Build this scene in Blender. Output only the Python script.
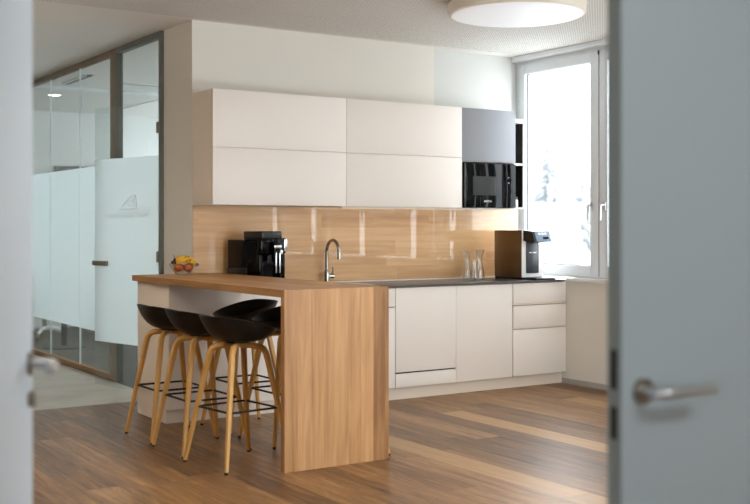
import bpy, bmesh, math, random
from mathutils import Vector, Matrix
random.seed(7)
PI = math.pi
SC = bpy.context.scene
for o in list(bpy.data.objects): bpy.data.objects.remove(o)
COL = SC.collection

# ------------------------------------------------------------------ camera
YAW = 0.5794
cam = bpy.data.cameras.new('camera'); camo = bpy.data.objects.new('camera', cam); COL.objects.link(camo)
camo.location = (0, 0, 1.38); camo.rotation_euler = (PI/2, 0, -YAW)
cam.sensor_width = 36; cam.lens = 1088.74/750*36; cam.shift_y = -24.4/750
cam.clip_start = .05; cam.clip_end = 500
cam.dof.use_dof = True; cam.dof.focus_distance = 8.0; cam.dof.aperture_fstop = 2.4
SC.camera = camo

# ------------------------------------------------------------------ world, light, exposure
W = bpy.data.worlds.new('overcast'); SC.world = W; W.use_nodes = True
bg = W.node_tree.nodes['Background']; bg.inputs[0].default_value = (0.90, 0.965, 1.0, 1); bg.inputs[1].default_value = 1.0
SC.view_settings.view_transform = 'Standard'; SC.view_settings.look = 'None'
SC.view_settings.gamma = 1; SC.view_settings.use_curve_mapping = False
SC.view_settings.exposure = 2.92
def portal(loc, sx, sy, rot):
    l = bpy.data.lights.new('window_portal', 'AREA'); l.shape = 'RECTANGLE'; l.size = sx; l.size_y = sy
    l.cycles.is_portal = True
    o = bpy.data.objects.new('window_portal', l); COL.objects.link(o); o.location = loc; o.rotation_euler = rot
portal((6.93, 4.83, 1.93), 2.05, 6.3, (0, PI/2, 0))          # kitchen windows
portal((6.93, 11.65, 1.93), 2.05, 6.5, (0, PI/2, 0))          # meeting room windows
portal((4.45, 1.48, 1.45), 2.9, 2.5, (PI/2, 0, 0))             # unseen near-wall opening right of the doorway, added to brighten the room
portal((-2.95, -1.55, 1.7), 2.0, 1.7, (0, -PI/2, 0))           # unseen hallway opening behind the viewer, added and sized to light the doors

# ------------------------------------------------------------------ materials
def lin(c):
    return tuple((x/255/12.92 if x/255 <= .04045 else ((x/255+.055)/1.055)**2.4) for x in c) + (1,)
def M(name, rgb, rough=.5, metal=0, spec=.5, **kw):
    m = bpy.data.materials.new(name); m.use_nodes = True
    b = m.node_tree.nodes['Principled BSDF']
    b.inputs['Base Color'].default_value = lin(rgb); b.inputs['Roughness'].default_value = rough
    b.inputs['Metallic'].default_value = metal; b.inputs['Specular IOR Level'].default_value = spec
    for k, v in kw.items(): b.inputs[k.replace('_', ' ')].default_value = v
    return m
class N:
    """small node-graph helper"""
    def __init__(s, m): s.t = m.node_tree; s.n = s.t.nodes; s.l = s.t.links; s.b = s.n['Principled BSDF']
    def put(s, sock, v):
        if isinstance(v, bpy.types.NodeSocket): s.l.new(v, sock)
        else: sock.default_value = v
    def math(s, op, a, b=0, c=None):
        n = s.n.new('ShaderNodeMath'); n.operation = op; s.put(n.inputs[0], a); s.put(n.inputs[1], b)
        if c is not None: s.put(n.inputs[2], c)
        return n.outputs[0]
    def coord(s, kind='Object'): return s.n.new('ShaderNodeTexCoord').outputs[kind]
    def sep(s, v): n = s.n.new('ShaderNodeSeparateXYZ'); s.put(n.inputs[0], v); return n.outputs
    def comb(s, x, y, z):
        n = s.n.new('ShaderNodeCombineXYZ')
        for i, v in enumerate((x, y, z)): s.put(n.inputs[i], v)
        return n.outputs[0]
    def noise(s, v, scale=1, detail=3, rough=.5, dist=0):
        n = s.n.new('ShaderNodeTexNoise'); s.put(n.inputs['Vector'], v); n.inputs['Scale'].default_value = scale
        n.inputs['Detail'].default_value = detail; n.inputs['Roughness'].default_value = rough; n.inputs['Distortion'].default_value = dist
        return n.outputs[0]
    def white(s, v):
        n = s.n.new('ShaderNodeTexWhiteNoise'); n.noise_dimensions = '3D'; s.put(n.inputs['Vector'], v); return n.outputs[0]
    def mix(s, f, a, b, mode='MIX'):
        n = s.n.new('ShaderNodeMix'); n.data_type = 'RGBA'; n.blend_type = mode
        s.put(n.inputs[0], f); s.put(n.inputs[6], a); s.put(n.inputs[7], b); return n.outputs[2]
    def ramp(s, f, stops):
        n = s.n.new('ShaderNodeValToRGB'); s.put(n.inputs[0], f); e = n.color_ramp.elements
        while len(e) < len(stops): e.new(.5)
        for q, (p, c) in zip(e, stops): q.position = p; q.color = c
        return n.outputs[0]
    def bump(s, h, strength=.2, dist=.002):
        n = s.n.new('ShaderNodeBump'); s.put(n.inputs['Height'], h); n.inputs['Strength'].default_value = strength
        n.inputs['Distance'].default_value = dist; s.l.new(n.outputs[0], s.b.inputs['Normal'])
def wood(name, dark, mid, light, grain='z', across='x', stave=.12, rough=.45, length=0, contrast=1.0, coat=0, fine=1.0, tint=.5):
    """oak: long grain along `grain`, staves side by side along `across`"""
    m = M(name, mid, rough, 0, .35); g = N(m); P = g.sep(g.coord()); ax = dict(x=P[0], y=P[1], z=P[2])
    third = [a for a in 'xyz' if a not in (grain, across)][0]
    A, G, T = ax[across], ax[grain], ax[third]
    k = g.math('FLOOR', g.math('DIVIDE', A, stave))
    rnd = g.white(g.comb(k, 3.1, 7.7))
    if length:
        k2 = g.math('FLOOR', g.math('DIVIDE', g.math('ADD', G, g.math('MULTIPLY', rnd, 5)), length))
        rnd = g.white(g.comb(k, k2, 1.3))
    v = g.comb(g.math('MULTIPLY', A, 55), g.math('ADD', g.math('MULTIPLY', G, 2.2), g.math('MULTIPLY', rnd, 37)), g.math('MULTIPLY', T, 55))
    n1 = g.noise(v, .55*fine, 4, .6, .6)
    n2 = g.noise(g.comb(g.math('MULTIPLY', A, 8), g.math('ADD', g.math('MULTIPLY', G, .9), g.math('MULTIPLY', rnd, 19)), g.math('MULTIPLY', T, 8)), 1, 3, .55, 1.6)
    f = g.math('ADD', g.math('MULTIPLY', n1, .55*contrast), g.math('MULTIPLY', n2, .45*contrast))
    f = g.math('ADD', f, g.math('MULTIPLY', g.math('SUBTRACT', rnd, .5), tint*.5))
    f = g.math('ADD', f, .5*(1-contrast))
    c = g.ramp(f, [(.22, lin(dark)), (.5, lin(mid)), (.78, lin(light))])
    g.l.new(c, g.b.inputs['Base Color']); g.bump(n1, .08, .001)
    if coat: g.b.inputs['Coat Weight'].default_value = coat; g.b.inputs['Coat Roughness'].default_value = .02
    return m
def floor_mat():
    m = M('oak_floorboards', (120, 90, 62), .36, 0, .38); g = N(m); P = g.sep(g.coord()); X, Y = P[0], P[1]
    w, L = .2, 2.2
    xs = g.math('DIVIDE', g.math('SUBTRACT', X, 3.84), w); k = g.math('FLOOR', xs); r1 = g.white(g.comb(k, 1.7, 4.2))
    ys = g.math('ADD', g.math('DIVIDE', Y, L), g.math('MULTIPLY', r1, 7)); k2 = g.math('FLOOR', ys); r = g.white(g.comb(k, k2, 9.1))
    off = g.math('MULTIPLY', r, 43)
    n1 = g.noise(g.comb(g.math('MULTIPLY', X, 45), g.math('ADD', g.math('MULTIPLY', Y, 2.0), off), 0), .6, 5, .62, .8)
    n2 = g.noise(g.comb(g.math('MULTIPLY', X, 9), g.math('ADD', g.math('MULTIPLY', Y, 1.1), off), 0), 1, 3, .5, 2.2)
    wv = g.math('SINE', g.math('MULTIPLY', n2, 60))
    f = g.math('ADD', g.math('ADD', g.math('MULTIPLY', n1, .85), g.math('MULTIPLY', n2, .35)), g.math('MULTIPLY', wv, .035))
    f = g.math('ADD', f, g.math('MULTIPLY', g.math('SUBTRACT', r, .75), .27))
    c = g.ramp(f, [(.28, lin((68, 44, 26))), (.53, lin((132, 94, 58))), (.82, lin((184, 140, 92)))])
    # light streaks on the floor, painted in as three paler boards
    pale = 0
    for kk in (0, 5, 11):
        e = g.math('COMPARE', k, float(kk), .1); pale = e if pale == 0 else g.math('ADD', pale, e)
    pale = g.math('MULTIPLY', pale, g.math('LESS_THAN', Y, 6.5))
    c = g.mix(g.math('MULTIPLY', pale, .45), c, lin((214, 172, 122)))
    # knots
    vn = g.n.new('ShaderNodeTexVoronoi'); g.put(vn.inputs['Vector'], g.comb(g.math('MULTIPLY', X, 2.4), g.math('MULTIPLY', Y, 1.0), 0)); vn.inputs['Scale'].default_value = 1.3
    kn = g.math('LESS_THAN', vn.outputs['Distance'], .035)
    c = g.mix(g.math('MULTIPLY', kn, .55), c, lin((60, 40, 26)))
    # seams
    fx = g.math('FRACT', xs); gap = g.math('LESS_THAN', g.math('MINIMUM', fx, g.math('SUBTRACT', 1, fx)), .008)
    fy = g.math('FRACT', ys); gap = g.math('MAXIMUM', gap, g.math('LESS_THAN', g.math('MINIMUM', fy, g.math('SUBTRACT', 1, fy)), .0009))
    c = g.mix(g.math('MULTIPLY', gap, .6), c, lin((52, 36, 24)))
    g.l.new(c, g.b.inputs['Base Color'])
    g.put(g.b.inputs['Roughness'], g.math('ADD', .30, g.math('MULTIPLY', n1, .16)))
    g.bump(g.math('SUBTRACT', g.math('MULTIPLY', n1, .3), gap), .25, .0015)
    return m
def plaster(name, rgb, rough=.9):
    m = M(name, rgb, rough, 0, .2); g = N(m); n = g.noise(g.coord(), 3, 5, .6)
    c = g.mix(g.math('MULTIPLY', n, .12), lin(rgb), lin(tuple(int(x*.9) for x in rgb))); g.l.new(c, g.b.inputs['Base Color'])
    g.bump(g.noise(g.coord(), 160, 2), .06, .001); return m
def ceiling_mat():
    m = M('perforated_acoustic_plasterboard', (214, 208, 200), .9, 0, .2); g = N(m); P = g.sep(g.coord()); s = .026
    ux = g.math('DIVIDE', P[0], s); uy = g.math('DIVIDE', P[1], s)
    dx = g.math('SUBTRACT', g.math('FRACT', ux), .5); dy = g.math('SUBTRACT', g.math('FRACT', uy), .5)
    d = g.math('SQRT', g.math('ADD', g.math('MULTIPLY', dx, dx), g.math('MULTIPLY', dy, dy)))
    hole = g.math('LESS_THAN', d, .27)
    inx = g.math('MULTIPLY', g.math('LESS_THAN', P[1], 7.74), g.math('LESS_THAN', P[0], 6.66))
    hole = g.math('MULTIPLY', hole, inx)
    sx = g.math('FRACT', g.math('DIVIDE', g.math('ADD', P[0], .4), 2.0)); sy = g.math('FRACT', g.math('DIVIDE', P[1], 2.4))
    seam = g.math('MAXIMUM', g.math('LESS_THAN', sx, .002), g.math('LESS_THAN', sy, .002))
    c = g.mix(hole, lin((226, 222, 216)), lin((150, 144, 138))); c = g.mix(g.math('MULTIPLY', seam, .25), c, lin((120, 112, 104)))
    g.l.new(c, g.b.inputs['Base Color']); g.bump(g.math('SUBTRACT', 1, hole), .4, .003); return m
def tile_mat():
    m = M('pale_stone_tiles', (178, 170, 158), .45, 0, .4); g = N(m); P = g.sep(g.coord())
    n = g.noise(g.coord(), 2.2, 5, .6, .4)
    fx = g.math('FRACT', g.math('DIVIDE', g.math('ADD', P[0], .25), 1.2)); fy = g.math('FRACT', g.math('DIVIDE', g.math('SUBTRACT', P[1], 8.28), .6))
    gap = g.math('MAXIMUM', g.math('LESS_THAN', fx, .004), g.math('LESS_THAN', fy, .008))
    c = g.ramp(n, [(.3, lin((166, 158, 146))), (.7, lin((190, 182, 170)))]); c = g.mix(g.math('MULTIPLY', gap, .5), c, lin((130, 122, 112)))
    g.l.new(c, g.b.inputs['Base Color']); return m
def schlick(t, k=1.0):
    """mirror share of a glass face, the same from either side"""
    lw = t.nodes.new('ShaderNodeLayerWeight'); lw.inputs[0].default_value = .5
    p = t.nodes.new('ShaderNodeMath'); p.operation = 'POWER'; t.links.new(lw.outputs['Facing'], p.inputs[0]); p.inputs[1].default_value = 5
    q = t.nodes.new('ShaderNodeMath'); q.operation = 'MULTIPLY_ADD'; t.links.new(p.outputs[0], q.inputs[0]); q.inputs[1].default_value = .96*k; q.inputs[2].default_value = .04*k
    return q
def glass_mat(name, tint=(1, 1, 1, 1), refl=1.0, haze=0.0):
    """flat pane: see-through with the mirror reflection of glass"""
    m = bpy.data.materials.new(name); m.use_nodes = True; t = m.node_tree; t.nodes.clear()
    o = t.nodes.new('ShaderNodeOutputMaterial'); tr = t.nodes.new('ShaderNodeBsdfTransparent'); tr.inputs[0].default_value = tint
    gl = t.nodes.new('ShaderNodeBsdfGlossy'); gl.inputs['Roughness'].default_value = .0
    mu = schlick(t, refl)
    mx = t.nodes.new('ShaderNodeMixShader'); t.links.new(mu.outputs[0], mx.inputs[0]); t.links.new(tr.outputs[0], mx.inputs[1]); t.links.new(gl.outputs[0], mx.inputs[2])
    t.links.new(mx.outputs[0], o.inputs[0]); return m
def frost_mat():
    m = bpy.data.materials.new('frosted_film'); m.use_nodes = True; t = m.node_tree; t.nodes.clear()
    o = t.nodes.new('ShaderNodeOutputMaterial')
    a = t.nodes.new('ShaderNodeBsdfTranslucent'); a.inputs[0].default_value = lin((244, 249, 250))
    b = t.nodes.new('ShaderNodeBsdfDiffuse'); b.inputs[0].default_value = lin((240, 247, 248))
    c = t.nodes.new('ShaderNodeBsdfTransparent'); c.inputs[0].default_value = lin((248, 251, 252))
    d = t.nodes.new('ShaderNodeBsdfGlossy'); d.inputs['Roughness'].default_value = .02
    m1 = t.nodes.new('ShaderNodeMixShader'); m1.inputs[0].default_value = .22
    t.links.new(a.outputs[0], m1.inputs[1]); t.links.new(b.outputs[0], m1.inputs[2])
    m2 = t.nodes.new('ShaderNodeMixShader'); m2.inputs[0].default_value = .10
    t.links.new(m1.outputs[0], m2.inputs[1]); t.links.new(c.outputs[0], m2.inputs[2])
    fr = schlick(t, .8)
    m3 = t.nodes.new('ShaderNodeMixShader'); t.links.new(fr.outputs[0], m3.inputs[0])
    t.links.new(m2.outputs[0], m3.inputs[1]); t.links.new(d.outputs[0], m3.inputs[2])
    t.links.new(m3.outputs[0], o.inputs[0]); return m

MT = dict(
    wall=plaster('white_wall_paint', (226, 221, 212)), wallc=plaster('cool_white_wall_paint', (228, 229, 226)),
    recess=plaster('pale_grey_wall_paint', (208, 208, 204)),
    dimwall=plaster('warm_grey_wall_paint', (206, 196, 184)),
    floor=floor_mat(), tile=tile_mat(), ceil=ceiling_mat(), ceilplain=plaster('white_ceiling_paint', (222, 222, 220)),
    cream=M('cream_lacquer', (236, 228, 220), .42, 0, .4), creamside=M('cream_cabinet_side', (232, 218, 202), .5, 0, .35),
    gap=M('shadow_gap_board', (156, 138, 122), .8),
    plinth=M('cream_plinth', (226, 212, 196), .5), greycab=M('blue_grey_lacquer', (150, 153, 159), .5, 0, .4),
    blackgl=M('black_glass', (8, 9, 10), .04, 0, .14), blackpl=M('black_plastic', (14, 14, 15), .28), mattblack=M('matt_black', (16, 15, 14), .6),
    piano=M('black_gloss_plastic', (6, 6, 7), .12, 0, .16), chrome=M('chrome', (214, 216, 220), .1, 1), steel=M('brushed_steel', (206, 207, 210), .3, 1),
    nickel=M('satin_nickel', (150, 140, 128), .32, 1), bronze=M('dark_bronze_metal', (92, 82, 72), .45, .6),
    tapchrome=M('darker_chrome', (156, 152, 146), .12, 1),
    counter=M('dark_grey_composite_worktop', (78, 80, 83), .28, 0, .5), alu=M('white_aluminium_strip', (232, 232, 230), .4),
    bartop=wood('oak_bar_top', (138, 94, 54), (174, 126, 76), (200, 154, 100), 'y', 'x', .09, .4, 1.4, .9),
    barend=wood('oak_bar_end_panel', (132, 90, 52), (172, 126, 80), (200, 154, 104), 'z', 'x', .085, .45, 0, 1.1, tint=.75),
    splash=wood('oak_backsplash_panel', (180, 134, 88), (210, 166, 118), (228, 188, 140), 'x', 'z', .11, .35, 1.1, .85, coat=1.0),
    leg=wood('oak_stool_leg', (172, 120, 56), (200, 150, 82), (216, 170, 102), 'z', 'x', .3, .42, 0, .6),
    shell=M('black_stool_shell', (15, 14, 13), .42, 0, .4), wframe=M('white_window_frame', (232, 237, 241), .4, 0, .4),
    seal=M('dark_gasket', (58, 58, 60), .7), pane=glass_mat('clear_pane', (1, 1, 1, 1), .8), cglass=glass_mat('partition_glass', lin((250, 253, 252)), 1.2),
    frost=frost_mat(), dgl=glass_mat('drinking_glass', lin((253, 254, 254)), 2.2),
    logo=M('etched_film_lettering', (224, 233, 235), .6), postm=M('umber_metal_post', (146, 130, 114), .5, .1), frame=M('dark_grey_partition_frame', (116, 119, 114), .45, .1),
    railw=wood('oak_threshold_rail', (120, 92, 64), (150, 118, 86), (172, 140, 106), 'y', 'x', .3, .5),
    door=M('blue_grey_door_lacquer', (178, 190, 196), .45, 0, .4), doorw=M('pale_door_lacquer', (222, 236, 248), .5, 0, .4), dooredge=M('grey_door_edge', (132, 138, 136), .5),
    lampw=M('white_lamp_diffuser', (244, 246, 250), .5, Emission_Color=(.95, .98, 1, 1), Emission_Strength=.025), lampr=M('lamp_rim_white', (232, 222, 210), .5),
    brown=M('brown_metallic_panel', (112, 86, 56), .25, .45), white=M('white_plastic', (236, 236, 236), .35), charcoal=M('charcoal_plastic', (52, 56, 60), .35),
    screen=M('display_screen', (128, 146, 166), .15), grey=M('grey_metal_skirting', (172, 172, 168), .45, .2),
    banana=M('banana_peel', (226, 172, 46), .5), btip=M('banana_tip', (70, 52, 26), .7), apple=M('red_orange_fruit_skin', (186, 82, 40), .35), grape=M('dark_purple_grape', (40, 34, 34), .35), leaf=M('green_leaf', (64, 82, 38), .6),
    snow=M('snowy_field', (236, 240, 244), .9), bark=M('hazed_bark', (140, 143, 145), .9), pine=M('hazed_needles', (142, 145, 147), .9), house=M('pale_house_wall', (134, 134, 132), .9), roof=M('snowy_roof', (126, 129, 132), .9),  # bark and needle tones lightened to stand in for haze
    darkfloor=plaster('meeting_room_carpet', (84, 80, 76)), tvm=M('dark_tv_screen', (34, 32, 32), .25),
    facade=plaster('outer_wall', (214, 214, 212)),
)
g = N(MT['banana']); c = g.ramp(g.noise(g.coord(), 38, 3, .6), [(.52, lin((230, 176, 48))), (.66, lin((120, 76, 24)))]); g.l.new(c, g.b.inputs['Base Color'])
g = N(MT['apple']); c = g.ramp(g.noise(g.coord(), 22, 3), [(.35, lin((170, 58, 32))), (.65, lin((206, 116, 54)))]); g.l.new(c, g.b.inputs['Base Color'])

# ------------------------------------------------------------------ mesh helpers
def bm_(): return bmesh.new()
def box(bm, x0, x1, y0, y1, z0, z1, bev=0, seg=2):
    vs = [bm.verts.new((x, y, z)) for x in (x0, x1) for y in (y0, y1) for z in (z0, z1)]
    fs = [bm.faces.new([vs[i] for i in q]) for q in ((0,1,3,2), (4,6,7,5), (0,4,5,1), (2,3,7,6), (0,2,6,4), (1,5,7,3))]
    if bev:
        es = list({e for f in fs for e in f.edges})
        bmesh.ops.bevel(bm, geom=es, offset=bev, segments=seg, affect='EDGES', profile=.5)
    return bm
def rings(bm, rows, close_u=True, caps=(True, True)):
    R = [[bm.verts.new(p) for p in r] for r in rows]
    n = len(R[0])
    for a, b in zip(R, R[1:]):
        for i in range(n if close_u else n-1):
            j = (i+1) % n
            bm.faces.new((a[i], a[j], b[j], b[i]))
    if caps[0]: bm.faces.new(R[0][::-1])
    if caps[1]: bm.faces.new(R[-1])
    return bm
def lathe(bm, prof, loc=(0,0,0), n=40, caps=(True, True)):
    return rings(bm, [[(loc[0]+r*math.cos(2*PI*i/n), loc[1]+r*math.sin(2*PI*i/n), loc[2]+z) for i in range(n)] for r, z in prof], True, caps)
def tube(bm, pts, rad, n=12, square=0):
    pts = [Vector(p) for p in pts]; rad = rad if isinstance(rad, (list, tuple)) else [rad]*len(pts)
    rows = []; up = None
    for i, p in enumerate(pts):
        d = (pts[min(i+1, len(pts)-1)] - pts[max(i-1, 0)]).normalized()
        if up is None:
            up = Vector((0,0,1)) if abs(d.z) < .9 else Vector((1,0,0))
        s = d.cross(up).normalized(); up = s.cross(d).normalized()
        row = []
        for k in range(n):
            a = 2*PI*(k+.5)/n; ca, sa = math.cos(a), math.sin(a)
            if square:
                q = (abs(ca)**square + abs(sa)**square)**(-1/square); ca *= q; sa *= q
            row.append(p + s*ca*rad[i] + up*sa*rad[i])
        rows.append(row)
    return rings(bm, rows)
def prism(bm, poly, axis, a, b):
    """polygon (2D) extruded along axis from a to b"""
    def P(u, v, w): return {'x': (w, u, v), 'y': (u, w, v), 'z': (u, v, w)}[axis]
    return rings(bm, [[P(u, v, a) for u, v in poly], [P(u, v, b) for u, v in poly]])
def cyl(bm, p0, p1, r, n=24): return tube(bm, [p0, p1], r, n)
def obj(name, bm, mat, parent=None, smooth=True, loc=None):
    bmesh.ops.recalc_face_normals(bm, faces=bm.faces)
    me = bpy.data.meshes.new(name); bm.to_mesh(me); bm.free()
    if smooth:
        me.polygons.foreach_set('use_smooth', [True]*len(me.polygons)); me.set_sharp_from_angle(angle=math.radians(38))
    o = bpy.data.objects.new(name, me); COL.objects.link(o); me.materials.append(MT[mat] if isinstance(mat, str) else mat)
    if parent: o.parent = parent
    if loc: o.location = loc
    return o
def B(name, mat, x0, x1, y0, y1, z0, z1, parent=None, bev=0, loc=None): return obj(name, box(bm_(), x0, x1, y0, y1, z0, z1, bev), mat, parent, loc=loc)
def thing(name, label, cat, loc=(0,0,0), rz=0, group=None):
    o = bpy.data.objects.new(name, None); COL.objects.link(o); o.location = loc; o.rotation_euler = (0, 0, rz); o.empty_display_size = .1
    o['label'] = label; o['category'] = cat
    if group: o['group'] = group
    return o
def tag(o, label, cat, group=None):
    o['label'] = label; o['category'] = cat
    if group: o['group'] = group
    return o
def struct(o): o['kind'] = 'structure'; return o
def S(name, mat, *b): return struct(B(name, mat, *b))
def text(name, s, size, mat, parent, M4, extrude=.0004):
    cu = bpy.data.curves.new(name, 'FONT'); cu.body = s; cu.size = size; cu.extrude = extrude; cu.align_x = 'CENTER'; cu.align_y = 'CENTER'
    t = bpy.data.objects.new(name+'_curve', cu); COL.objects.link(t); dg = bpy.context.evaluated_depsgraph_get()
    me = bpy.data.meshes.new_from_object(t.evaluated_get(dg)); bpy.data.objects.remove(t); me.name = name
    me.transform(M4); me.materials.clear(); me.materials.append(MT[mat]); o = bpy.data.objects.new(name, me); COL.objects.link(o); o.parent = parent
    return o
FRONT = Matrix.Rotation(PI/2, 4, 'X')       # text plane XY -> XZ, read from -Y
def clone(root, loc, rz, label):
    r = root.copy(); COL.objects.link(r); r.location = loc; r.rotation_euler = (0, 0, rz); r['label'] = label
    for ch in list(root.children):
        c = ch.copy(); COL.objects.link(c); c.parent = r
        for gch in list(ch.children):
            d = gch.copy(); COL.objects.link(d); d.parent = c
    return r

# ------------------------------------------------------------------ measured planes
XW = 6.715; YC = 7.159; YW = 7.8045; XL = 3.419; ZC = 2.985; YN = 1.546; YE = 15.0; XLW = -1.2

# ------------------------------------------------------------------ the room
S('floor', 'floor', XLW, XW, YN-.04, 8.28, -.1, 0); S('floor_hallway_near', 'floor', XLW, 2.95, -4, YN-.04, -.1, 0)
S('floor_hallway', 'tile', XLW, XL-.04, 8.28, YE, -.1, 0)
S('floor_nib', 'tile', XL-.04, XW, 8.28, 8.30, -.1, 0)
S('floor_meeting_room', 'darkfloor', XL-.04, XW, 8.30, YE, -.1, 0)
S('ceiling', 'ceil', XLW, XW, YN-.04, YE, ZC, ZC+.1); S('ceiling_hallway_near', 'ceilplain', XLW, 2.95, -4, YN-.04, ZC, ZC+.1)
S('wall_back', 'wall', XL, 5.733, YW, 8.368, 0, ZC)
S('wall_back_recess', 'recess', 5.733, XW, YW+.1, 8.368, 0, ZC)
S('wall_left', 'dimwall', XLW-.1, XLW, 1.546+.2, YE, 0, ZC)
S('wall_far', 'wallc', XLW, XW, YE, YE+.1, 0, ZC)
# window wall: parapet, lintel and piers
def xwall(y0, y1, z0, z1, name='wall_right', mat='wallc'): return S(name, mat, XW, XW+.25, y0, y1, z0, z1)
xwall(1.45, 8.368, 0, .905, 'wall_right_parapet', 'wall'); xwall(1.45, 8.368, 2.945, ZC, 'wall_right_lintel')
xwall(7.945, 8.368, .905, 2.945, 'wall_right_pier'); xwall(1.45, 1.88, .905, 2.945, 'wall_right_end')
xwall(8.368, YE, 0, .905, 'wall_right_meeting_parapet'); xwall(8.368, YE, 2.9, ZC, 'wall_right_meeting_lintel')
xwall(14.9, YE, .905, 2.9, 'wall_right_meeting_end')
S('trim_1', 'wframe', XW-.025, XW+.0, 1.7, 7.86, 2.945, ZC-.004)                       # slim head trim above the windows
S('window_sill_board', 'alu', XW-.03, XW+.09, 1.68, YC-.027, .9055, .935)
S('baseboard_right', 'grey', XW-.012, XW-.0005, 1.7, YC+.045, 0, .045)
# near wall with the double doorway
S('wall_front_left', 'dimwall', XLW, .36, YN, YN+.12, 0, ZC)
S('wall_front_right', 'dimwall', 2.55, 3.0, YN-.04, YN+.12, 0, ZC); S('wall_front_right_pier', 'dimwall', 5.9, XW, YN-.04, YN+.12, 0, ZC)
S('wall_front_right_low', 'dimwall', 3.0, 5.9, YN-.04, YN+.12, 0, .2); S('wall_front_right_head', 'dimwall', 3.0, 5.9, YN-.04, YN+.12, 2.7, ZC)
S('wall_front_head', 'dimwall', .36, 2.52, YN, YN+.12, 2.26, ZC)
# hallway behind the viewer
S('wall_hallway_end', 'dimwall', XLW-2, 2.95, -4.1, -4, 0, ZC)
S('wall_hallway_right', 'dimwall', 2.85, 2.95, -4, YN-.04, 0, ZC)
S('floor_hallway_wing', 'floor', -3, XLW, -4, 1.546, -.1, 0); S('ceiling_hallway_wing', 'ceilplain', -3, XLW, -4, 1.546, ZC, ZC+.1)
S('wall_hallway_wing', 'dimwall', -3, XLW, 1.546, 1.646, 0, ZC)
S('wall_hallway_left_low', 'dimwall', -3.1, -3, -4, 1.65, 0, .7); S('wall_hallway_left_high', 'dimwall', -3.1, -3, -4, 1.65, 2.7, ZC)
S('wall_hallway_left_pier', 'dimwall', -3.1, -3, -.7, 1.65, .7, 2.7); S('wall_hallway_left_edge', 'dimwall', -3.1, -3, -4, -2.4, .7, 2.7)

# windows: pairs of tilt-turn sashes
def window(idx, y1, y0, zb=.935, zt=2.945, handles=True, ym=None):
    """frame from y0 (near) to y1 (far), two sashes meeting in the middle, room side at X=6.80"""
    w = bpy.data.objects.new('window_%d' % idx, None); COL.objects.link(w); w.location = (6.80, (y0+y1)/2, zb); struct(w)
    hw = (y1-y0)/2; H = zt-zb; b = bm_(); m0 = (ym-(y0+y1)/2) if ym else 0.0
    box(b, 0, .07, hw-.065, hw, 0, H, .004); box(b, 0, .07, -hw, -hw+.065, 0, H, .004)
    box(b, 0, .07, -hw+.065, hw-.065, H-.05, H, .004); box(b, 0, .07, -hw+.065, hw-.065, 0, .03, .004)
    obj('frame', b, 'wframe', w)
    for s in (1, -1):
        e0, e1 = sorted((m0+s*.006, s*(hw-.05)))
        b = bm_(); z0, z1, t = .018, H-.035, .098
        box(b, -.018, .05, e0, e0+t, z0, z1, .005); box(b, -.018, .05, e1-t, e1, z0, z1, .005)
        box(b, -.018, .05, e0+t, e1-t, z0, z0+.09, .005); box(b, -.018, .05, e0+t, e1-t, z1-.09, z1, .005)
        sash = obj('sash', b, 'wframe', w)
        b = bm_(); i0, i1, k0, k1 = e0+t, e1-t, z0+.09, z1-.09; q = .006
        box(b, .012, .02, i0, i0+q, k0, k1); box(b, .012, .02, i1-q, i1, k0, k1); box(b, .012, .02, i0, i1, k0, k0+q); box(b, .012, .02, i0, i1, k1-q, k1)
        obj('gasket', b, 'seal', sash)
        obj('pane', box(bm_(), .018, .024, i0, i1, k0, k1), 'pane', sash)
        if handles:
            hy = m0+s*.075; zz = 1.565-zb; b = bm_()
            box(b, -.030, -.018, hy-.016, hy+.016, zz-.035, zz+.035, .004)
            tube(b, [(-.03, hy, zz+.01), (-.065, hy, zz+.01), (-.072, hy, zz), (-.072, hy, zz-.12)], [.009, .009, .010, .009], 10)
            obj('handle', b, 'steel', sash)
    b = bm_(); box(b, -.012, .0, m0-.006, m0+.006, .02, H-.04); obj('meeting_gasket', b, 'seal', w)
    b = bm_(); cyl(b, (-.018, m0, H-.065), (-.018, m0, H-.03), .009, 12); obj('hinge', b, 'seal', w)
    return w
window(1, 7.943, 6.185, ym=6.829); window(2, 6.175, 4.035); window(3, 4.025, 1.885)
window(4, 14.89, 12.75, zt=2.9); window(5, 12.74, 10.6, zt=2.9); window(6, 10.59, 8.45, zt=2.9)

fab = bpy.data.materials.new('blind_fabric'); fab.use_nodes = True
_t = fab.node_tree; _t.nodes.clear(); _o = _t.nodes.new('ShaderNodeOutputMaterial'); _a = _t.nodes.new('ShaderNodeBsdfTranslucent'); _b = _t.nodes.new('ShaderNodeBsdfDiffuse'); _m = _t.nodes.new('ShaderNodeMixShader')
_a.inputs[0].default_value = (.60, .58, .55, 1); _b.inputs[0].default_value = (.8, .78, .74, 1); _m.inputs[0].default_value = .45
_t.links.new(_a.outputs[0], _m.inputs[1]); _t.links.new(_b.outputs[0], _m.inputs[2]); _t.links.new(_m.outputs[0], _o.inputs[0])
def blind(y0, y1, label):
    t = thing('roller_blind', label, 'blind', (6.765, (y0+y1)/2, 2.84), 0, 'roller blinds along the window wall'); h = (y1-y0)/2
    obj('fabric', box(bm_(), -.0015, .0, -h, h, -1.76, .0), fab, t); obj('bottom_bar', box(bm_(), -.006, .005, -h, h, -1.775, -1.76, .002), 'alu', t)
    obj('cassette', box(bm_(), -.03, .012, -h-.01, h+.01, .0, .06, .006), 'wframe', t)
BL = ['nearest to the faucet in the glass reflection', 'second of the row', 'third of the row', 'fourth of the row', 'last of the row by the doorway']
for lab, (a_, b_) in zip(BL, [(6.40, 6.655), (5.285, 5.955), (4.255, 4.925), (3.135, 3.805), (2.105, 2.775)]):
    blind(a_, b_, 'pale roller blind on the window wall, ' + lab)

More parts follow.
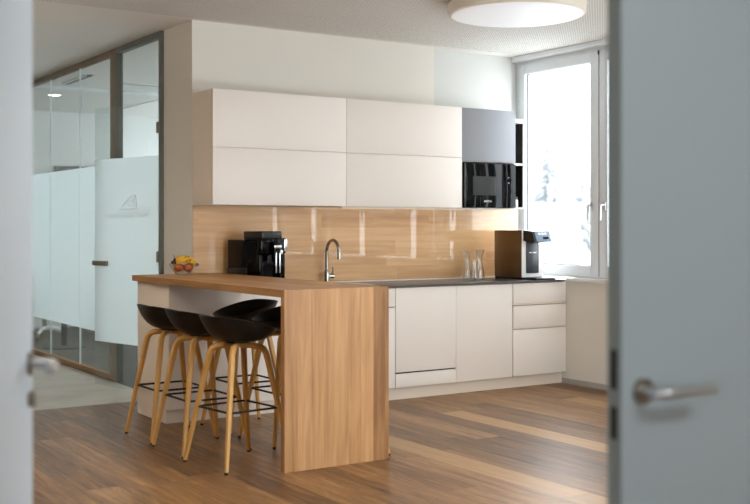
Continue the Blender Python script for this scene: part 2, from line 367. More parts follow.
# ------------------------------------------------------------------ outdoors (snow haze)
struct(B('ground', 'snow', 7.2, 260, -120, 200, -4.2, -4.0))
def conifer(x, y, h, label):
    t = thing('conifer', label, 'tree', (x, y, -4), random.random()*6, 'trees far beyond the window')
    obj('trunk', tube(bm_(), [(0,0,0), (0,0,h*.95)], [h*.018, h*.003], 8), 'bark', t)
    b = bm_()
    for k in range(170):
        q = (k+random.random())/170; z = h*(.12+.86*q); L = h*(.20*(1-q)**.8+.012)*random.uniform(.7, 1.1); a = random.random()*2*PI
        d = Vector((math.cos(a), math.sin(a), 0)); p = Vector((0, 0, z))
        tube(b, [p, p+d*L*.55+Vector((0, 0, -.06*L)), p+d*L+Vector((0, 0, -.35*L))], [L*.16, L*.15, L*.02], 5)
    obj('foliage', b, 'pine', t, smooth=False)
def bare_tree(x, y, h, label):
    t = thing('bare_tree', label, 'tree', (x, y, -4), random.random()*6, 'trees far beyond the window')
    obj('trunk', tube(bm_(), [(0,0,0), (.05*h*.2,0,h*.35), (0,.02*h,h*.6)], [h*.02, h*.015, h*.008], 8), 'bark', t)
    b = bm_()
    for k in range(34):
        z = h*random.uniform(.25, .62); a = random.random()*2*PI; L = h*random.uniform(.16, .34); up = random.uniform(.5, 1.2)
        d = Vector((math.cos(a), math.sin(a), up)).normalized()*L; p = Vector((0, 0, z))
        tube(b, [p, p+d*.5+Vector((0,0,.02*h)), p+d], [h*.006, h*.004, h*.0015], 5)
        for q in range(3):
            e = p+d*random.uniform(.35, .9); a2 = a+random.uniform(-1, 1); d2 = Vector((math.cos(a2), math.sin(a2), random.uniform(.3, 1.2))).normalized()*L*.45
            tube(b, [e, e+d2], [h*.003, h*.001], 4)
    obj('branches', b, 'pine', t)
for i, (yaw, dist, h) in enumerate([(.708, 170, 18), (.738, 185, 23), (.768, 175, 17)]):
    conifer(dist*math.sin(yaw), dist*math.cos(yaw), h, ['faint pale conifer left of the others beyond the window', 'tallest faint conifer in the middle of the far tree line', 'short faint conifer at the right of the far tree line'][i])
for i, (yaw, dist, h) in enumerate([(.700, 205, 24), (.780, 210, 24)]):
    bare_tree(dist*math.sin(yaw), dist*math.cos(yaw), h, ['faint bare tree left behind the window pane', 'faint bare tree near the window handle'][i])
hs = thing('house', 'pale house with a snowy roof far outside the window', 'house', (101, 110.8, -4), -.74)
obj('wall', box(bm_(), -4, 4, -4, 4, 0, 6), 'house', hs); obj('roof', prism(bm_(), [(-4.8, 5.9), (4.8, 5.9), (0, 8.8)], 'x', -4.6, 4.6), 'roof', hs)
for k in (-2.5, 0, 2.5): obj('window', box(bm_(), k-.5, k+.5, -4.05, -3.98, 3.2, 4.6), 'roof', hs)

# ------------------------------------------------------------------ glass partition and meeting room
pt = thing('glass_partition', 'long fixed glass wall with a frosted band behind the open glass door', 'partition', (XL, 9.40, 0))
def PB(name, mat, y0, y1, z0, z1, x0=-.03, x1=.03, par=pt, bev=.002): return B(name, mat, x0, x1, y0-9.40, y1-9.40, z0, z1, par, bev)
PB('post', 'postm', 9.42, 9.56, .0, 2.94); PB('post', 'frame', 9.39, 9.42, 0, 2.94)
PB('head_rail', 'postm', 9.39, YE-.005, 2.935, ZC-.001); PB('head_rail', 'frame', 8.44, 9.39, 2.935, ZC-.001)
PB('jamb', 'frame', 8.37, 8.41, 0, ZC-.001); PB('floor_rail', 'railw', 9.56, YE-.005, 0.0005, .05)
PB('transom_glass', 'cglass', 8.43, 9.39, 2.435, 2.935, -.006, .006, bev=0)
ys = [9.56, 10.49, 11.45, 12.4, 13.35, YE-.01]
for a, b_ in zip(ys, ys[1:]):
    p = PB('glass_panel', 'cglass', a+.003, b_-.003, .05, 2.935, -.006, .006, bev=0)
    if a > 9.6: PB('joint', 'frost', a-.0035, a+.0035, .05, 2.935, -.0075, .0075, bev=0)
    f = B('frosted_film', 'frost', -.0085, -.007, a+.003-9.4, b_-.003-9.4, .405, 1.96, p)
dr = thing('glass_door', 'frosted glass door standing slightly open beside the wall end', 'door', (XL-.012, 8.425, 0), math.radians(14))
lf = obj('leaf', box(bm_(), -.005, .005, .0, .942, .012, 2.42, .001), 'cglass', dr)
obj('frosted_film', box(bm_(), -.0075, -.006, .002, .940, .39, 1.972), 'frost', dr)
b = bm_(); box(b, -.03, .03, .735, .955, 1.05, 1.092, .004); obj('handle', b, 'nickel', dr)
for z in (1.14, 2.2, .3): obj('hinge', box(bm_(), -.018, .018, -.03, .028, z-.045, z+.045, .003), 'nickel', dr)
T = Matrix.Translation((-.0079, .46, 1.488)) @ Matrix.Rotation(-PI/2, 4, 'Z') @ FRONT @ Matrix.Scale(-1, 4, (1, 0, 0))
text('lettering', 'bod   bnuT   nom', .088, 'logo', dr, T)
b = bm_()
def stroke(pts, w=.007):
    for (u0, v0), (u1, v1) in zip(pts, pts[1:]): tube(b, [(-.0085, u0, v0), (-.0085, u1, v1)], w*.5, 6)
stroke([(.57, 1.535), (.30, 1.535)]); stroke([(.53, 1.555), (.40, 1.645), (.33, 1.65), (.31, 1.555), (.45, 1.57)]); stroke([(.45, 1.59), (.36, 1.62), (.35, 1.57)])
obj('house_emblem', b, 'logo', dr)
S('trim_2', 'wframe', XL+.04, XW, 12.28, 12.34, ZC-.03, ZC-.0005)
def slot(x0, y0, x1, y1, label):
    a = math.atan2(y1-y0, x1-x0); L = math.hypot(x1-x0, y1-y0)
    t = thing('ceiling_slot_diffuser', label, 'vent', ((x0+x1)/2, (y0+y1)/2, ZC-.012), a, 'slot diffusers on the meeting room ceiling')
    obj('slot', box(bm_(), -L/2, L/2, -.03, .03, -.004, .0115), 'seal', t); b = bm_()
    for s in (-1, 1): box(b, -L/2, L/2, s*.04-.01, s*.04+.01, -.006, .0115)
    obj('trim', b, 'alu', t)
slot(3.75, 11.2, 3.75, 12.0, 'short dark slot diffuser left of the partition post'); slot(4.15, 11.6, 5.35, 11.6, 'long dark slot diffuser right of the partition post')
dl = thing('downlight', 'small round ceiling downlight seen through the partition glass', 'lamp', (3.95, 13.1, ZC)); obj('ring', lathe(bm_(), [(.07, -.012), (.085, -.012), (.085, -.0005), (.07, -.0005)], caps=(False, False)), 'alu', dl)
em = bpy.data.materials.new('lit_lamp'); em.use_nodes = True; em.node_tree.nodes['Principled BSDF'].inputs['Emission Color'].default_value = (1, .93, .82, 1); em.node_tree.nodes['Principled BSDF'].inputs['Emission Strength'].default_value = 1.6
obj('lens', lathe(bm_(), [(.068, -.010), (.068, -.001)]), em, dl)
sd = thing('smoke_detector', 'round white smoke detector on the meeting room ceiling', 'detector', (4.62, 10.9, ZC)); obj('base', lathe(bm_(), [(.075, -.015), (.075, -.0005)]), 'alu', sd); obj('dome', lathe(bm_(), [(.03, -.055), (.055, -.05), (.06, -.015)]), 'grey', sd)
tv = thing('television', 'dark screen on the far wall showing just above the frosted band', 'television', (5.28, YE-.04, 1.80)); obj('screen', box(bm_(), -.75, .75, -.03, -.02, -.42, .42), 'tvm', tv); obj('housing', box(bm_(), -.76, .76, -.02, .035, -.43, .43, .006), 'mattblack', tv)
tb = thing('pedestal_table', 'round pedestal table with a disc foot behind the frosted glass', 'table', (3.87, 12.45, 0))
obj('foot', lathe(bm_(), [(.24, .001), (.24, .012), (.05, .03)]), 'mattblack', tb); obj('column', cyl(bm_(), (0,0,.028), (0,0,.72), .035), 'charcoal', tb); obj('tabletop', lathe(bm_(), [(.37, .72), (.38, .73), (.38, .745), (.37, .75)]), 'white', tb)
oc = thing('office_chair', 'white swivel chair with a star base behind the frosted glass', 'chair', (3.98, 13.6, 0), .4)
b = bm_()
for k in range(5):
    a = 2*PI*k/5; tube(b, [(0,0,.13), (.15*math.cos(a), .15*math.sin(a), .12), (.30*math.cos(a), .30*math.sin(a), .075)], [.028, .024, .018], 10)
obj('star_base', b, 'white', oc)
for k in range(5):
    a = 2*PI*k/5; obj('castor', lathe(bm_(), [(.012, 0.0), (.028, .012), (.028, .045), (.012, .06)], (.30*math.cos(a), .30*math.sin(a), .001), 14), 'nickel', oc)
obj('gas_lift', cyl(bm_(), (0,0,.12), (0,0,.44), .028), 'nickel', oc); obj('seat', box(bm_(), -.24, .24, -.24, .24, .44, .5, .025), 'white', oc); obj('backrest', box(bm_(), -.23, .23, .2, .245, .52, .95, .02), 'white', oc)

# ------------------------------------------------------------------ kitchen: base run
def front(par, x0, x1, z0, z1, name='door', dy=0, mat='cream'):
    """lacquered front with a bevelled grip edge at the top; local coordinates, front plane at y=0"""
    return obj(name, box(bm_(), x0+.0009, x1-.0009, dy, dy+.019, z0, z1, .0015), mat, par)
TK = .10
def base(x0, x1, label, zt=.9075):
    t = thing('base_cabinet', label, 'cabinet', ((x0+x1)/2, YC, 0))
    h = (x1-x0)/2
    obj('carcass', box(bm_(), -h+.001, h-.001, .020, .60, TK, zt), 'gap', t)
    obj('plinth', box(bm_(), -h, h, .05, .066, .0005, TK), 'plinth', t); return t, h
t, h = base(2.963, 3.6225, 'cream end cabinet under the oak bar top', .9845)
front(t, -h, h, TK+.003, .9835); obj('end_panel', box(bm_(), -h-.001, -h+.018, .001, .60, TK, .9845, .001), 'creamside', t)
obj('end_plinth', box(bm_(), -h+.0, -h+.016, .066, .60, .0005, TK-.0005), 'plinth', t)
t, h = base(3.6725-.049, 4.276, 'cream base cabinet hidden right behind the oak bar end'); front(t, -h, h, TK+.003, .898)
t, h = base(4.276, 4.880, 'cream sink cabinet with a top drawer beside the oak bar end'); front(t, -h, h-.004, TK+.003, .742); d = front(t, -h, h-.004, .752, .898, 'drawer_front')
t, h = base(4.880, 5.485, 'cream dishwasher front with a dark slot near its bottom'); front(t, -h, h, .224, .898, 'door'); front(t, -h, h, TK+.003, .212, 'lower_panel')
obj('vent_slot', box(bm_(), -h+.004, h-.004, .014, .0195, .212, .224), 'mattblack', t)
t, h = base(5.485, 6.092, 'plain cream door cabinet between dishwasher and drawers'); front(t, -h, h, TK+.003, .898)
t, h = base(6.092, XW-.004, 'cream three drawer cabinet at the window wall')
for z0, z1 in ((TK+.003, .500), (.520, .705), (.726, .898)):
    front(t, -h+.008, h, z0, z1, 'drawer_front')
for z in (.512, .7175): obj('grip_rail', box(bm_(), -h+.006, h, .006, .0195, z-.006, z+.0065), 'creamside', t)
wt = thing('worktop', 'thin dark grey worktop along the back wall', 'worktop', (5.17, YC, .9085))
obj('slab', box(bm_(), 3.6265-5.17, XW-.032-5.17, -.026, .615, 0, .0135, .0015), 'counter', wt)
obj('upstand_strip', box(bm_(), 3.6265-5.17, 1.54, .6151, .6305, 0, .022), 'alu', wt)
obj('sink_bowl', box(bm_(), 4.36-5.17, 4.78-5.17, .12, .50, .0136, .0146), 'steel', wt)
WZ = .922
# ------------------------------------------------------------------ backsplash, upper cabinets
sp = thing('backsplash', 'glass covered oak backsplash panel behind the worktop', 'backsplash', (5.07, YW, .94))
obj('oak_panel', box(bm_(), XL+.004-5.07, 6.70-5.07, -.0105, -.0005, -.015, .609), 'splash', sp)
YU = 7.427; ZB, ZM, ZT = 1.5517, 1.9809, 2.4143
def upper(x0, x1, label, side=False):
    t = thing('wall_cabinet', label, 'cabinet', ((x0+x1)/2, YU, ZB), 0, None); h = (x1-x0)/2
    obj('carcass', box(bm_(), -h+.001, h-.001, .0205, YW-YU-.001, .001, ZT-ZB-.001), 'creamside', t)
    for z0, z1 in ((0, ZM-ZB-.0015), (ZM-ZB+.0015, ZT-ZB)): front(t, -h, h, z0, z1, 'flap_door')
    if side: obj('side_panel', box(bm_(), -h-.0005, -h+.017, .0205, YW-YU-.001, 0, ZT-ZB, .001), 'creamside', t)
    return t
upper(XL, 4.5872, 'wide cream wall cabinet above the coffee machine', True); upper(4.5878, 5.755, 'wide cream wall cabinet above the faucet, left of the microwave')
t = thing('wall_cabinet', 'blue grey wall cabinet door above the black microwave', 'cabinet', (6.056, YU, 1.952)); h = .30
obj('carcass', box(bm_(), -h+.001, h-.001, .0205, YW-YU-.012, .001, ZT-1.952-.001), 'creamside', t); front(t, -h, h, .004, ZT-1.952, 'door', mat='greycab')
mw = thing('microwave', 'built-in black glass microwave under the blue grey cabinet door', 'microwave', (6.056, YU, ZB))
obj('housing', box(bm_(), -h+.001, h-.001, .0205, YW-YU-.012, 0, .3995), 'mattblack', mw)
obj('door', box(bm_(), -h+.002, .140, -.002, .020, .004, .388, .002), 'blackgl', mw)
obj('control_panel', box(bm_(), .142, h-.002, -.002, .020, .004, .388, .002), 'blackgl', mw)
obj('window', box(bm_(), -.185, .075, -.0028, -.0021, .11, .275), M('microwave_window', (44, 46, 47), .08), mw)
kb = obj('knob', tube(bm_(), [(.215, -.002, .245), (.215, -.02, .245)], .022, 28), 'piano', mw); obj('knob_ring', lathe(bm_(), [(.0225, 0), (.026, 0), (.026, .002), (.0225, .002)], n=28, caps=(False, False)), 'steel', kb)
kb.children[0].matrix_local = Matrix.Translation((.215, -.004, .245)) @ Matrix.Rotation(PI/2, 4, 'X')
text('lettering', 'BOSCH', .021, 'white', mw, Matrix.Translation((-.01, -.0026, .058)) @ FRONT)
obj('emblem', tube(bm_(), [(-.052, -.0022, .058), (-.052, -.0028, .058)], .0075, 20), 'white', mw)
obj('left_strip', box(bm_(), -h+.02, -h+.034, -.006, -.002, .004, .388, .001), 'charcoal', mw)  # narrow charcoal strip down the left of the microwave door
sh = thing('open_shelf', 'narrow open shelf with a black inside beside the microwave', 'shelf', (6.48, 7.60, ZB))
b = bm_(); hh = .82; w0, w1 = -.115, .118
box(b, w0, w1, 0, .19, hh-.04, hh); box(b, w0, w1, 0, .19, .395, .415); box(b, w0, w1, 0, .19, 0, .012); box(b, w1-.008, w1, 0, .19, .012, hh-.04)
obj('frame', b, 'grey', sh); b = bm_(); box(b, w0, w1-.009, .175, .189, .013, .394); box(b, w0, w1-.009, .175, .189, .416, hh-.041); box(b, w1-.0095, w1-.0085, 0, .174, .013, .394); box(b, w1-.0095, w1-.0085, 0, .174, .416, hh-.041)
obj('back_panel', b, 'mattblack', sh)
led = bpy.data.materials.new('lit_strip'); led.use_nodes = True; _p = led.node_tree.nodes['Principled BSDF']; _p.inputs['Emission Color'].default_value = (1, .86, .70, 1); _p.inputs['Emission Strength'].default_value = .7
us = thing('under_cabinet_light', 'slim light strip under the wall cabinets over the worktop', 'lamp', (5.45, YU+.05, ZB-.0005))
obj('profile', box(bm_(), -.88, .88, -.012, .0, -.016, 0), 'creamside', us); obj('strip', box(bm_(), -.87, .87, .0005, .0025, -.014, -.001), led, us)
jr = thing('spice_jar', 'small pale jar on the lower board of the open shelf', 'jar', (6.545, 7.64, ZB+.0125)); obj('body', lathe(bm_(), [(.014, 0), (.017, .004), (.017, .06), (.010, .075)], n=20), 'white', jr); obj('lid', lathe(bm_(), [(.011, .075), (.012, .077), (.012, .095), (.010, .097)], n=20), 'bronze', jr)

# ------------------------------------------------------------------ oak bar
XB0, XB1, YB0, YB1, ZBAR = 2.920, 3.6248, 5.39, 7.762, 1.028
br = thing('bar_counter', 'oak breakfast bar with a waterfall end panel', 'counter', (XB0, YB0, 0))
th = .043
obj('top', prism(bm_(), [(0, ZBAR), (YB1-YB0, ZBAR), (YB1-YB0, ZBAR-th), (th, ZBAR-th)], 'x', 0, XB1-XB0), 'bartop', br)
obj('end_panel', prism(bm_(), [(0, ZBAR), (0, .001), (th, .001), (th, ZBAR-th)], 'x', 0, XB1-XB0), 'barend', br)

# ------------------------------------------------------------------ bar stools
def make_stool():
    t = thing('bar_stool', '', 'stool', (0,0,0), 0, 'bar stools at the oak bar')
    a, bb = .215, .235; n = 56; rows = []
    def P(rho, th, inset=0):
        ca, sa = math.cos(th), math.sin(th); e = 2/2.25
        x = (a-inset)*math.copysign(abs(ca)**e, ca); y = (bb-inset)*math.copysign(abs(sa)**e, sa)
        u = (1-x/a)/2                                     # 0 at the front, 1 at the back
        v = min(1, u/.92); zr = .778+.092*(.65*v+.35*v*v*(3-2*v))
        s = rho**.72 if rho < 1 else 1
        z = .712+inset*1.2 + (zr-.712-inset*1.2)*rho**2.7
        return (x*s, y*s, z)
    R = [.04, .15, .3, .45, .6, .72, .82, .9, .96, 1.0]
    for r in R: rows.append([P(r, 2*PI*i/n) for i in range(n)])
    rim = [P(1, 2*PI*i/n, .006) for i in range(n)]; rim = [(x, y, z+.004) for x, y, z in rim]; rows.append(rim)
    for r in R[::-1]: rows.append([P(r, 2*PI*i/n, .012) for i in range(n)])
    obj('seat_shell', rings(bm_(), rows), 'shell', t)
    for sx in (-1, 1):
        for sy in (-1, 1):
            pts = [(.222, .226, .014), (.185, .189, .24), (.150, .153, .45), (.124, .127, .61), (.117, .119, .648), (.106, .108, .672), (.088, .09, .686), (.05, .051, .692), (.012, .013, .692)]
            lg = obj('leg', tube(bm_(), [(x*sx, y*sy, z) for x, y, z in pts], [.0115, .0145, .0165, .0175, .0175, .0175, .017, .0155, .015], 14, 3.2), 'leg', t)
            obj('glide', lathe(bm_(), [(.009, 0.0005), (.011, .003), (.011, .015)], (.2225*sx, .2265*sy, 0), 16), 'mattblack', lg)
    q = [(.1665, .1705), (-.1665, .1705), (-.1665, -.1705), (.1665, -.1705)]; b = bm_()
    for (x0, y0), (x1, y1) in zip(q, q[1:]+q[:1]): tube(b, [(x0, y0, .33), (x1, y1, .33)], .0065, 10)
    obj('footrest', b, 'mattblack', t)
    obj('mounting_disc', lathe(bm_(), [(.07, .7075), (.07, .715)], n=24), 'mattblack', t)
    return t
ST = [((2.822, 5.780, 0), .118, 'black bar stool nearest the viewer on the left of the oak bar end'),
      ((2.815, 6.285, 0), .02, 'middle one of the three black bar stools along the bar\'s left side'),
      ((2.822, 6.785, 0), 0, 'farthest left black bar stool, in front of the cream end cabinet'),
      ((3.375, 6.800, 0), PI, 'far black bar stool facing left under the bar, its back rim highest'),
      ((3.400, 6.250, 0), PI+.04, 'black bar stool under the bar half hidden by the oak end panel'),
      ((3.460, 5.700, 0), PI-.03, 'black bar stool hidden behind the oak end panel, one foot showing')]
proto = make_stool()
for i, (l, rz, lab) in enumerate(ST):
    if i == 0: proto.location = l; proto.rotation_euler = (0, 0, rz); proto['label'] = lab
    else: clone(proto, l, rz, lab)

# ------------------------------------------------------------------ things on the worktop
cm = thing('coffee_machine', 'glossy black bean-to-cup coffee machine against the backsplash', 'coffee machine', (3.885, 7.335, WZ+.0005), math.radians(11))
obj('body', box(bm_(), -.125, .125, .06, .425, .012, .365, .012), 'piano', cm)
b = bm_(); box(b, -.125, .125, 0, .061, .255, .380, .018); box(b, -.125, -.09, .02, .061, .06, .256, .008); box(b, .075, .125, .02, .061, .06, .256, .008)
obj('front_housing', b, 'piano', cm); obj('drip_tray', box(bm_(), -.10, .10, -.06, .06, .002, .055, .012), 'piano', cm)
obj('tray_grid', box(bm_(), -.085, .085, -.05, .05, .0555, .058), 'steel', cm)
b = bm_(); box(b, -.030, .030, -.045, .0, .20, .345, .008); obj('spout_block', b, 'piano', cm)
b = bm_()
for s in (-1, 1): box(b, s*.018-.0055, s*.018+.0055, -.050, -.037, .115, .27, .004)
box(b, -.035, .035, -.050, -.030, .30, .325, .004); obj('coffee_spout', b, 'chrome', cm)
obj('chrome_trim', box(bm_(), .096, .1265, -.004, .02, .27, .372, .008), 'chrome', cm)
obj('control_panel', box(bm_(), -.09, .07, -.003, .004, .335, .372, .003), 'blackgl', cm)
obj('dial', lathe(bm_(), [(.016, 0), (.018, .004), (.018, .018), (.014, .02)], n=24), 'chrome', cm).matrix_local = Matrix.Translation((.05, -.004, .27)) @ Matrix.Rotation(PI/2, 4, 'X')
obj('bean_hopper', box(bm_(), -.09, .105, .03, .27, .3655, .43, .012), 'blackpl', cm)
obj('water_tank', box(bm_(), -.135, -.1255, .17, .41, .02, .15, .01), 'blackpl', cm)
cb = tag(obj('power_cable', tube(bm_(), [(0,0,.004), (.05,-.01,.012), (.09,.02,.02), (.14,.03,.035), (.17,.045,.03)], .006, 8), 'mattblack', loc=(4.03, 7.62, WZ+.003)), 'short black cable lying beside the coffee machine', 'cable')
FR = .0135
fc = thing('faucet', 'chrome gooseneck kitchen faucet with a side lever', 'faucet', (4.565, 7.70, WZ+.0005))
obj('base_ring', lathe(bm_(), [(.027, 0), (.027, .006), (.022, .01)], n=28), 'tapchrome', fc)
obj('body', lathe(bm_(), [(.021, .009), (.021, .10), (.018, .108), (.0125, .112)], n=28), 'tapchrome', fc)
pts = [(0, 0, .108), (0, 0, .26)] + [(0, -.095+.095*math.cos(a), .26+.095*math.sin(a)) for a in [PI*k/14 for k in range(1, 14)]] + [(0, -.19, .255), (0, -.192, .225)]
obj('spout', tube(bm_(), pts, FR, 16), 'tapchrome', fc); obj('aerator', cyl(bm_(), (0, -.1922, .2255), (0, -.1935, .200), .0145, 20), 'tapchrome', fc)
b = bm_(); cyl(b, (.018, 0, .06), (.062, -.01, .06), .02, 20); obj('cartridge', b, 'tapchrome', fc)
obj('lever', tube(bm_(), [(.045, -.005, .07), (.052, -.012, .10), (.043, -.02, .135)], [.007, .006, .005], 10), 'tapchrome', fc)

def carafe(name, x, y, prof, label):
    t = thing(name, label, 'glass', (x, y, WZ+.0005), 0, 'clear glasses by the water dispenser')
    inner = [(max(r-.003, .001), z) for r, z in prof[::-1]]; inner[-1] = (inner[-1][0], prof[0][1]+.012)
    obj('bowl', lathe(bm_(), prof+inner, n=36), 'dgl', t); obj('foot', lathe(bm_(), [(prof[0][0]*.7, .0), (prof[0][0]+.002, .003), (prof[0][0]+.001, .009)], n=36), 'dgl', t); return t
car = [(.046, .009), (.05, .02), (.046, .06), (.034, .12), (.026, .165), (.030, .20), (.044, .245), (.048, .262)]
carafe('glass_carafe', 5.955, 7.62, [(r*.92, z*.96) for r, z in car], 'left tall clear carafe with a narrow waist')
carafe('glass_carafe', 6.055, 7.57, car, 'right tall clear carafe with a narrow waist, beside the dispenser')
carafe('glass_tumbler', 5.90, 7.44, [(.030, .009), (.034, .02), (.030, .08), (.026, .12), (.032, .18)], 'shorter clear glass in front of the two tall carafes')

wd = thing('water_dispenser', 'brown and white water dispenser with a tilted display head by the window', 'water dispenser', (6.313, 7.30, WZ+.0005))
w = .262
obj('side_panel', box(bm_(), 0, .006, .0, .37, .018, .434, .002), 'brown', wd)
obj('body', box(bm_(), .006, w, .002, .37, .018, .432, .008), 'white', wd)
obj('front_panel', box(bm_(), .055, .195, -.006, .002, .055, .36, .01), 'charcoal', wd)
b = bm_(); prism(b, [(.001, .432), (.001, .34), (-.115, .325), (-.15, .335), (-.115, .425)], 'x', .022, .215); obj('display_head', b, 'blackpl', wd)
b = bm_(); prism(b, [(-.1185, .422), (-.1525, .338), (-.1535, .3385), (-.1195, .4225)], 'x', .045, .205); obj('display', b, 'screen', wd)
for k in range(3):
    b = bm_(); prism(b, [(-.1235, .413), (-.131, .394), (-.1315, .3942), (-.124, .4132)], 'x', .085+.035*k, .108+.035*k); obj('display_icon', b, 'white', wd)
b = bm_(); prism(b, [(-.139, .376), (-.1465, .357), (-.147, .3572), (-.1395, .3762)], 'x', .125, .19); obj('button_field', b, 'piano', wd)
obj('nozzle', cyl(bm_(), (.13, -.075, .332), (.13, -.075, .305), .012, 18), 'steel', wd)
obj('drip_tray', box(bm_(), .03, w-.005, -.16, .0, .0, .017, .004), 'blackpl', wd); obj('base_plate', box(bm_(), .0, w, .0, .36, .0, .0175), 'blackpl', wd)
b = bm_()
for k in range(10):
    if k == 4: continue
    box(b, .085+.0085*k, .0905+.0085*k, -.0068, -.0061, .232, .241+.002*(k % 2))
obj('lettering', b, 'white', wd)

# fruit bowl on the bar
BX, BY = 3.275, 7.66
fb = tag(obj('fruit_bowl', lathe(bm_(), [(.04, .0), (.05, .004), (.075, .03), (.094, .065), (.1, .082), (.097, .082), (.091, .066), (.072, .033), (.048, .009), (.001, .007)], n=44, caps=(True, True)), 'dgl', loc=(BX, BY, ZBAR+.0005)), 'clear glass bowl of fruit at the far end of the bar', 'bowl')
def apple(dx, dy, dz, r, label):
    t = thing('apple', label, 'fruit', (BX+dx, BY+dy, ZBAR+dz), random.random()*6, 'red fruit in the glass bowl')
    pr = [(.004, .12*r-r*.82)] + [(r*math.sin(a)*(1+.06*math.sin(a)), -r*math.cos(a)*.92) for a in [PI*k/16 for k in range(2, 15)]] + [(.008, r*.74), (.002, r*.68)]
    obj('flesh', lathe(bm_(), pr, n=28), 'apple', t); obj('stalk', tube(bm_(), [(0, 0, r*.66), (.003, .002, r*1.05)], .0018, 6), 'btip', t)
apple(-.038, -.022, (.050), .0345, 'left red fruit in the glass bowl'); apple(.039, -.022, (.050), .035, 'right red fruit in the glass bowl'); apple(.001, .044, (.050), .0335, 'red fruit at the back of the glass bowl')
def banana(loc, rz, tilt, L, label):
    t = thing('banana', label, 'banana', loc, rz, 'bananas on the fruit bowl'); t.rotation_euler = (tilt, 0, rz)
    pts = []; rad = []
    for k in range(15):
        a = -1.05+2.1*k/14; pts.append((L*.55*math.sin(a)*1.0, 0, L*.34*(math.cos(a)-1))); rad.append(.017*min(1, .35+1.6*(1-abs(2*k/14-1)**1.5)))
    obj('peel', tube(bm_(), pts, rad, 6), 'banana', t)
    e = Vector(pts[-1]); d = (Vector(pts[-1])-Vector(pts[-2])).normalized(); obj('stem', tube(bm_(), [e-d*.002, e+d*.022], [.0065, .005], 8), 'btip', t)
    e = Vector(pts[0]); d = (Vector(pts[0])-Vector(pts[1])).normalized(); obj('tip', tube(bm_(), [e-d*.002, e+d*.006], [.006, .003], 8), 'btip', t)
banana((BX+.015, BY-.02, ZBAR+.103), .05, .35, .19, 'front banana lying over the red fruit'); banana((BX+.02, BY+.015, ZBAR+.126), .18, -.1, .2, 'topmost banana on the fruit bowl'); banana((BX+.045, BY+.05, ZBAR+.108), -.25, -.4, .18, 'rear banana hanging over the right of the bowl')
gr = thing('grape_bunch', 'small bunch of dark grapes at the left of the bowl', 'grapes', (BX-.078, BY-.03, ZBAR+.09))
for k in range(9):
    p = (random.uniform(-.02, .022), random.uniform(-.02, .02), random.uniform(-.005, .03)); b = bm_(); bmesh.ops.create_uvsphere(b, u_segments=14, v_segments=10, radius=.0105, matrix=Matrix.Translation(p)); obj('grape', b, 'grape', gr)
obj('stalk', tube(bm_(), [(0,0,.02), (.004,0,.045), (-.006,.004,.058)], .002, 6), 'leaf', gr)

# ------------------------------------------------------------------ ceiling lamp
cl = thing('ceiling_lamp', 'large round white ceiling lamp above the kitchen', 'lamp', (5.07, 5.91, ZC))
obj('mounting_plate', lathe(bm_(), [(.40, -.02), (.40, -.0005)], n=72), 'lampr', cl)
obj('rim', lathe(bm_(), [(.465, -.1), (.483, -.092), (.487, -.02), (.40, -.0195)], n=96, caps=(False, False)), 'lampr', cl)
obj('diffuser', lathe(bm_(), [(.3, -.104), (.45, -.104), (.465, -.0995), (.463, -.09)], n=96), 'lampw', cl)

# two made-up disc lamps, out of view, added to fill the left side and ceiling
warm = bpy.data.materials.new('fill_lamp_diffuser'); warm.use_nodes = True; _p = warm.node_tree.nodes['Principled BSDF']
_p.inputs['Emission Color'].default_value = (1, .93, .84, 1); _p.inputs['Emission Strength'].default_value = .6
up = warm.copy(); up.name = 'fill_lamp_upper_diffuser'; up.node_tree.nodes['Principled BSDF'].inputs['Emission Strength'].default_value = 2.6
for (x, y), lab in (((.9, 4.6), 'added unseen disc lamp filling the left of the room'), ((.3, 7.4), 'added unseen disc lamp filling the tiled hallway edge')):
    c2 = thing('fill_pendant', lab, 'lamp', (x, y, ZC-.55))
    obj('rim', lathe(bm_(), [(.48, -.03), (.49, -.025), (.49, .025), (.48, .03)], n=64, caps=(False, False)), 'lampr', c2)
    obj('diffuser', lathe(bm_(), [(.3, -.028), (.478, -.028), (.478, .0), (.3, .0)], n=64), warm, c2)
    obj('upper_diffuser', lathe(bm_(), [(.3, .001), (.478, .001), (.478, .028), (.3, .028)], n=64), up, c2)
    obj('suspension', cyl(bm_(), (0, 0, .028), (0, 0, .549), .008, 10), 'alu', c2)

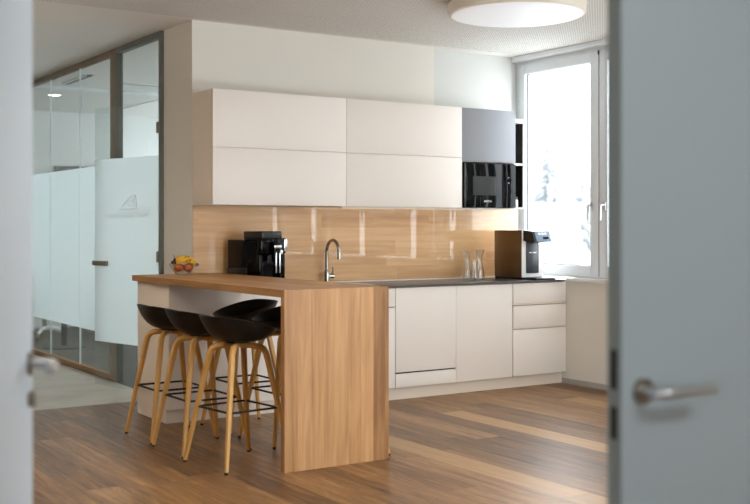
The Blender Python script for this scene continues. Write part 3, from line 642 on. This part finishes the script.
hw = bpy.data.materials.new('hallway_fill_diffuser'); hw.use_nodes = True; _p = hw.node_tree.nodes['Principled BSDF']  # unseen hallway lamp, added to brighten the door leaves from above
_p.inputs['Emission Color'].default_value = (.88, .96, 1, 1); _p.inputs['Emission Strength'].default_value = 1.35
hl = thing('fill_panel_lamp', 'unseen panel lamp added in the hallway to light the double door', 'lamp', (1.85, -.5, ZC))
obj('housing', box(bm_(), -.9, .9, -.32, .32, -.05, -.0005, .004), 'wframe', hl); obj('diffuser', box(bm_(), -.88, .88, -.30, .30, -.056, -.051), hw, hl)

# ------------------------------------------------------------------ the double door in the foreground
def lever(par, p, d, nrm, mat='steel', key=True):
    """rose + lever (along d) on a face with outward normal nrm at p"""
    p, d, nrm = Vector(p), Vector(d), Vector(nrm)
    b = bm_(); cyl(b, p+nrm*.0005, p+nrm*.009, .026, 32); h = obj('handle_rose', b, 'nickel', par)
    b = bm_(); tube(b, [p+nrm*.008, p+nrm*.045, p+nrm*.057+d*.012, p+nrm*.058+d*.03, p+nrm*.058+d*.148], [.0105, .0105, .0108, .0105, .0105], 14); obj('lever_handle', b, mat, par)
rd = thing('door_leaf', 'blue grey door leaf filling the right foreground, lever handle', 'door', (1.600, YN, 0))
obj('leaf', box(bm_(), 0, .94, 0, .042, .008, 2.25, .002), 'door', rd)
obj('edge_strip', box(bm_(), -.0012, -.0002, .003, .039, .01, 2.24), 'dooredge', rd)
for z0, z1 in ((1.055, 1.135), (.955, 1.02)): obj('strike_plate', box(bm_(), -.0022, -.0013, .012, .03, z0, z1), 'mattblack', rd)
lever(rd, (.056, 0, 1.05), (1, 0, 0), (0, -1, 0))
u = Vector((-.343, -.827, 0)); lw = u.length; ang = math.atan2(u.y, u.x)
ld = thing('door_leaf', 'pale door leaf at the left edge, opened into the room', 'door', (.71, 2.52, 0), ang)
obj('leaf', box(bm_(), 0, .9, -.042, 0, .008, 2.25, .002), 'doorw', ld)
lever(ld, (.07, 0, 1.076), (1, 0, 0), (0, 1, 0)); b = bm_(); cyl(b, (.07, .0005, .998), (.07, .014, .998), .018, 24); obj('lock_rose', b, 'nickel', ld)
lever(ld, (.07, -.042, 1.076), (1, 0, 0), (0, -1, 0))
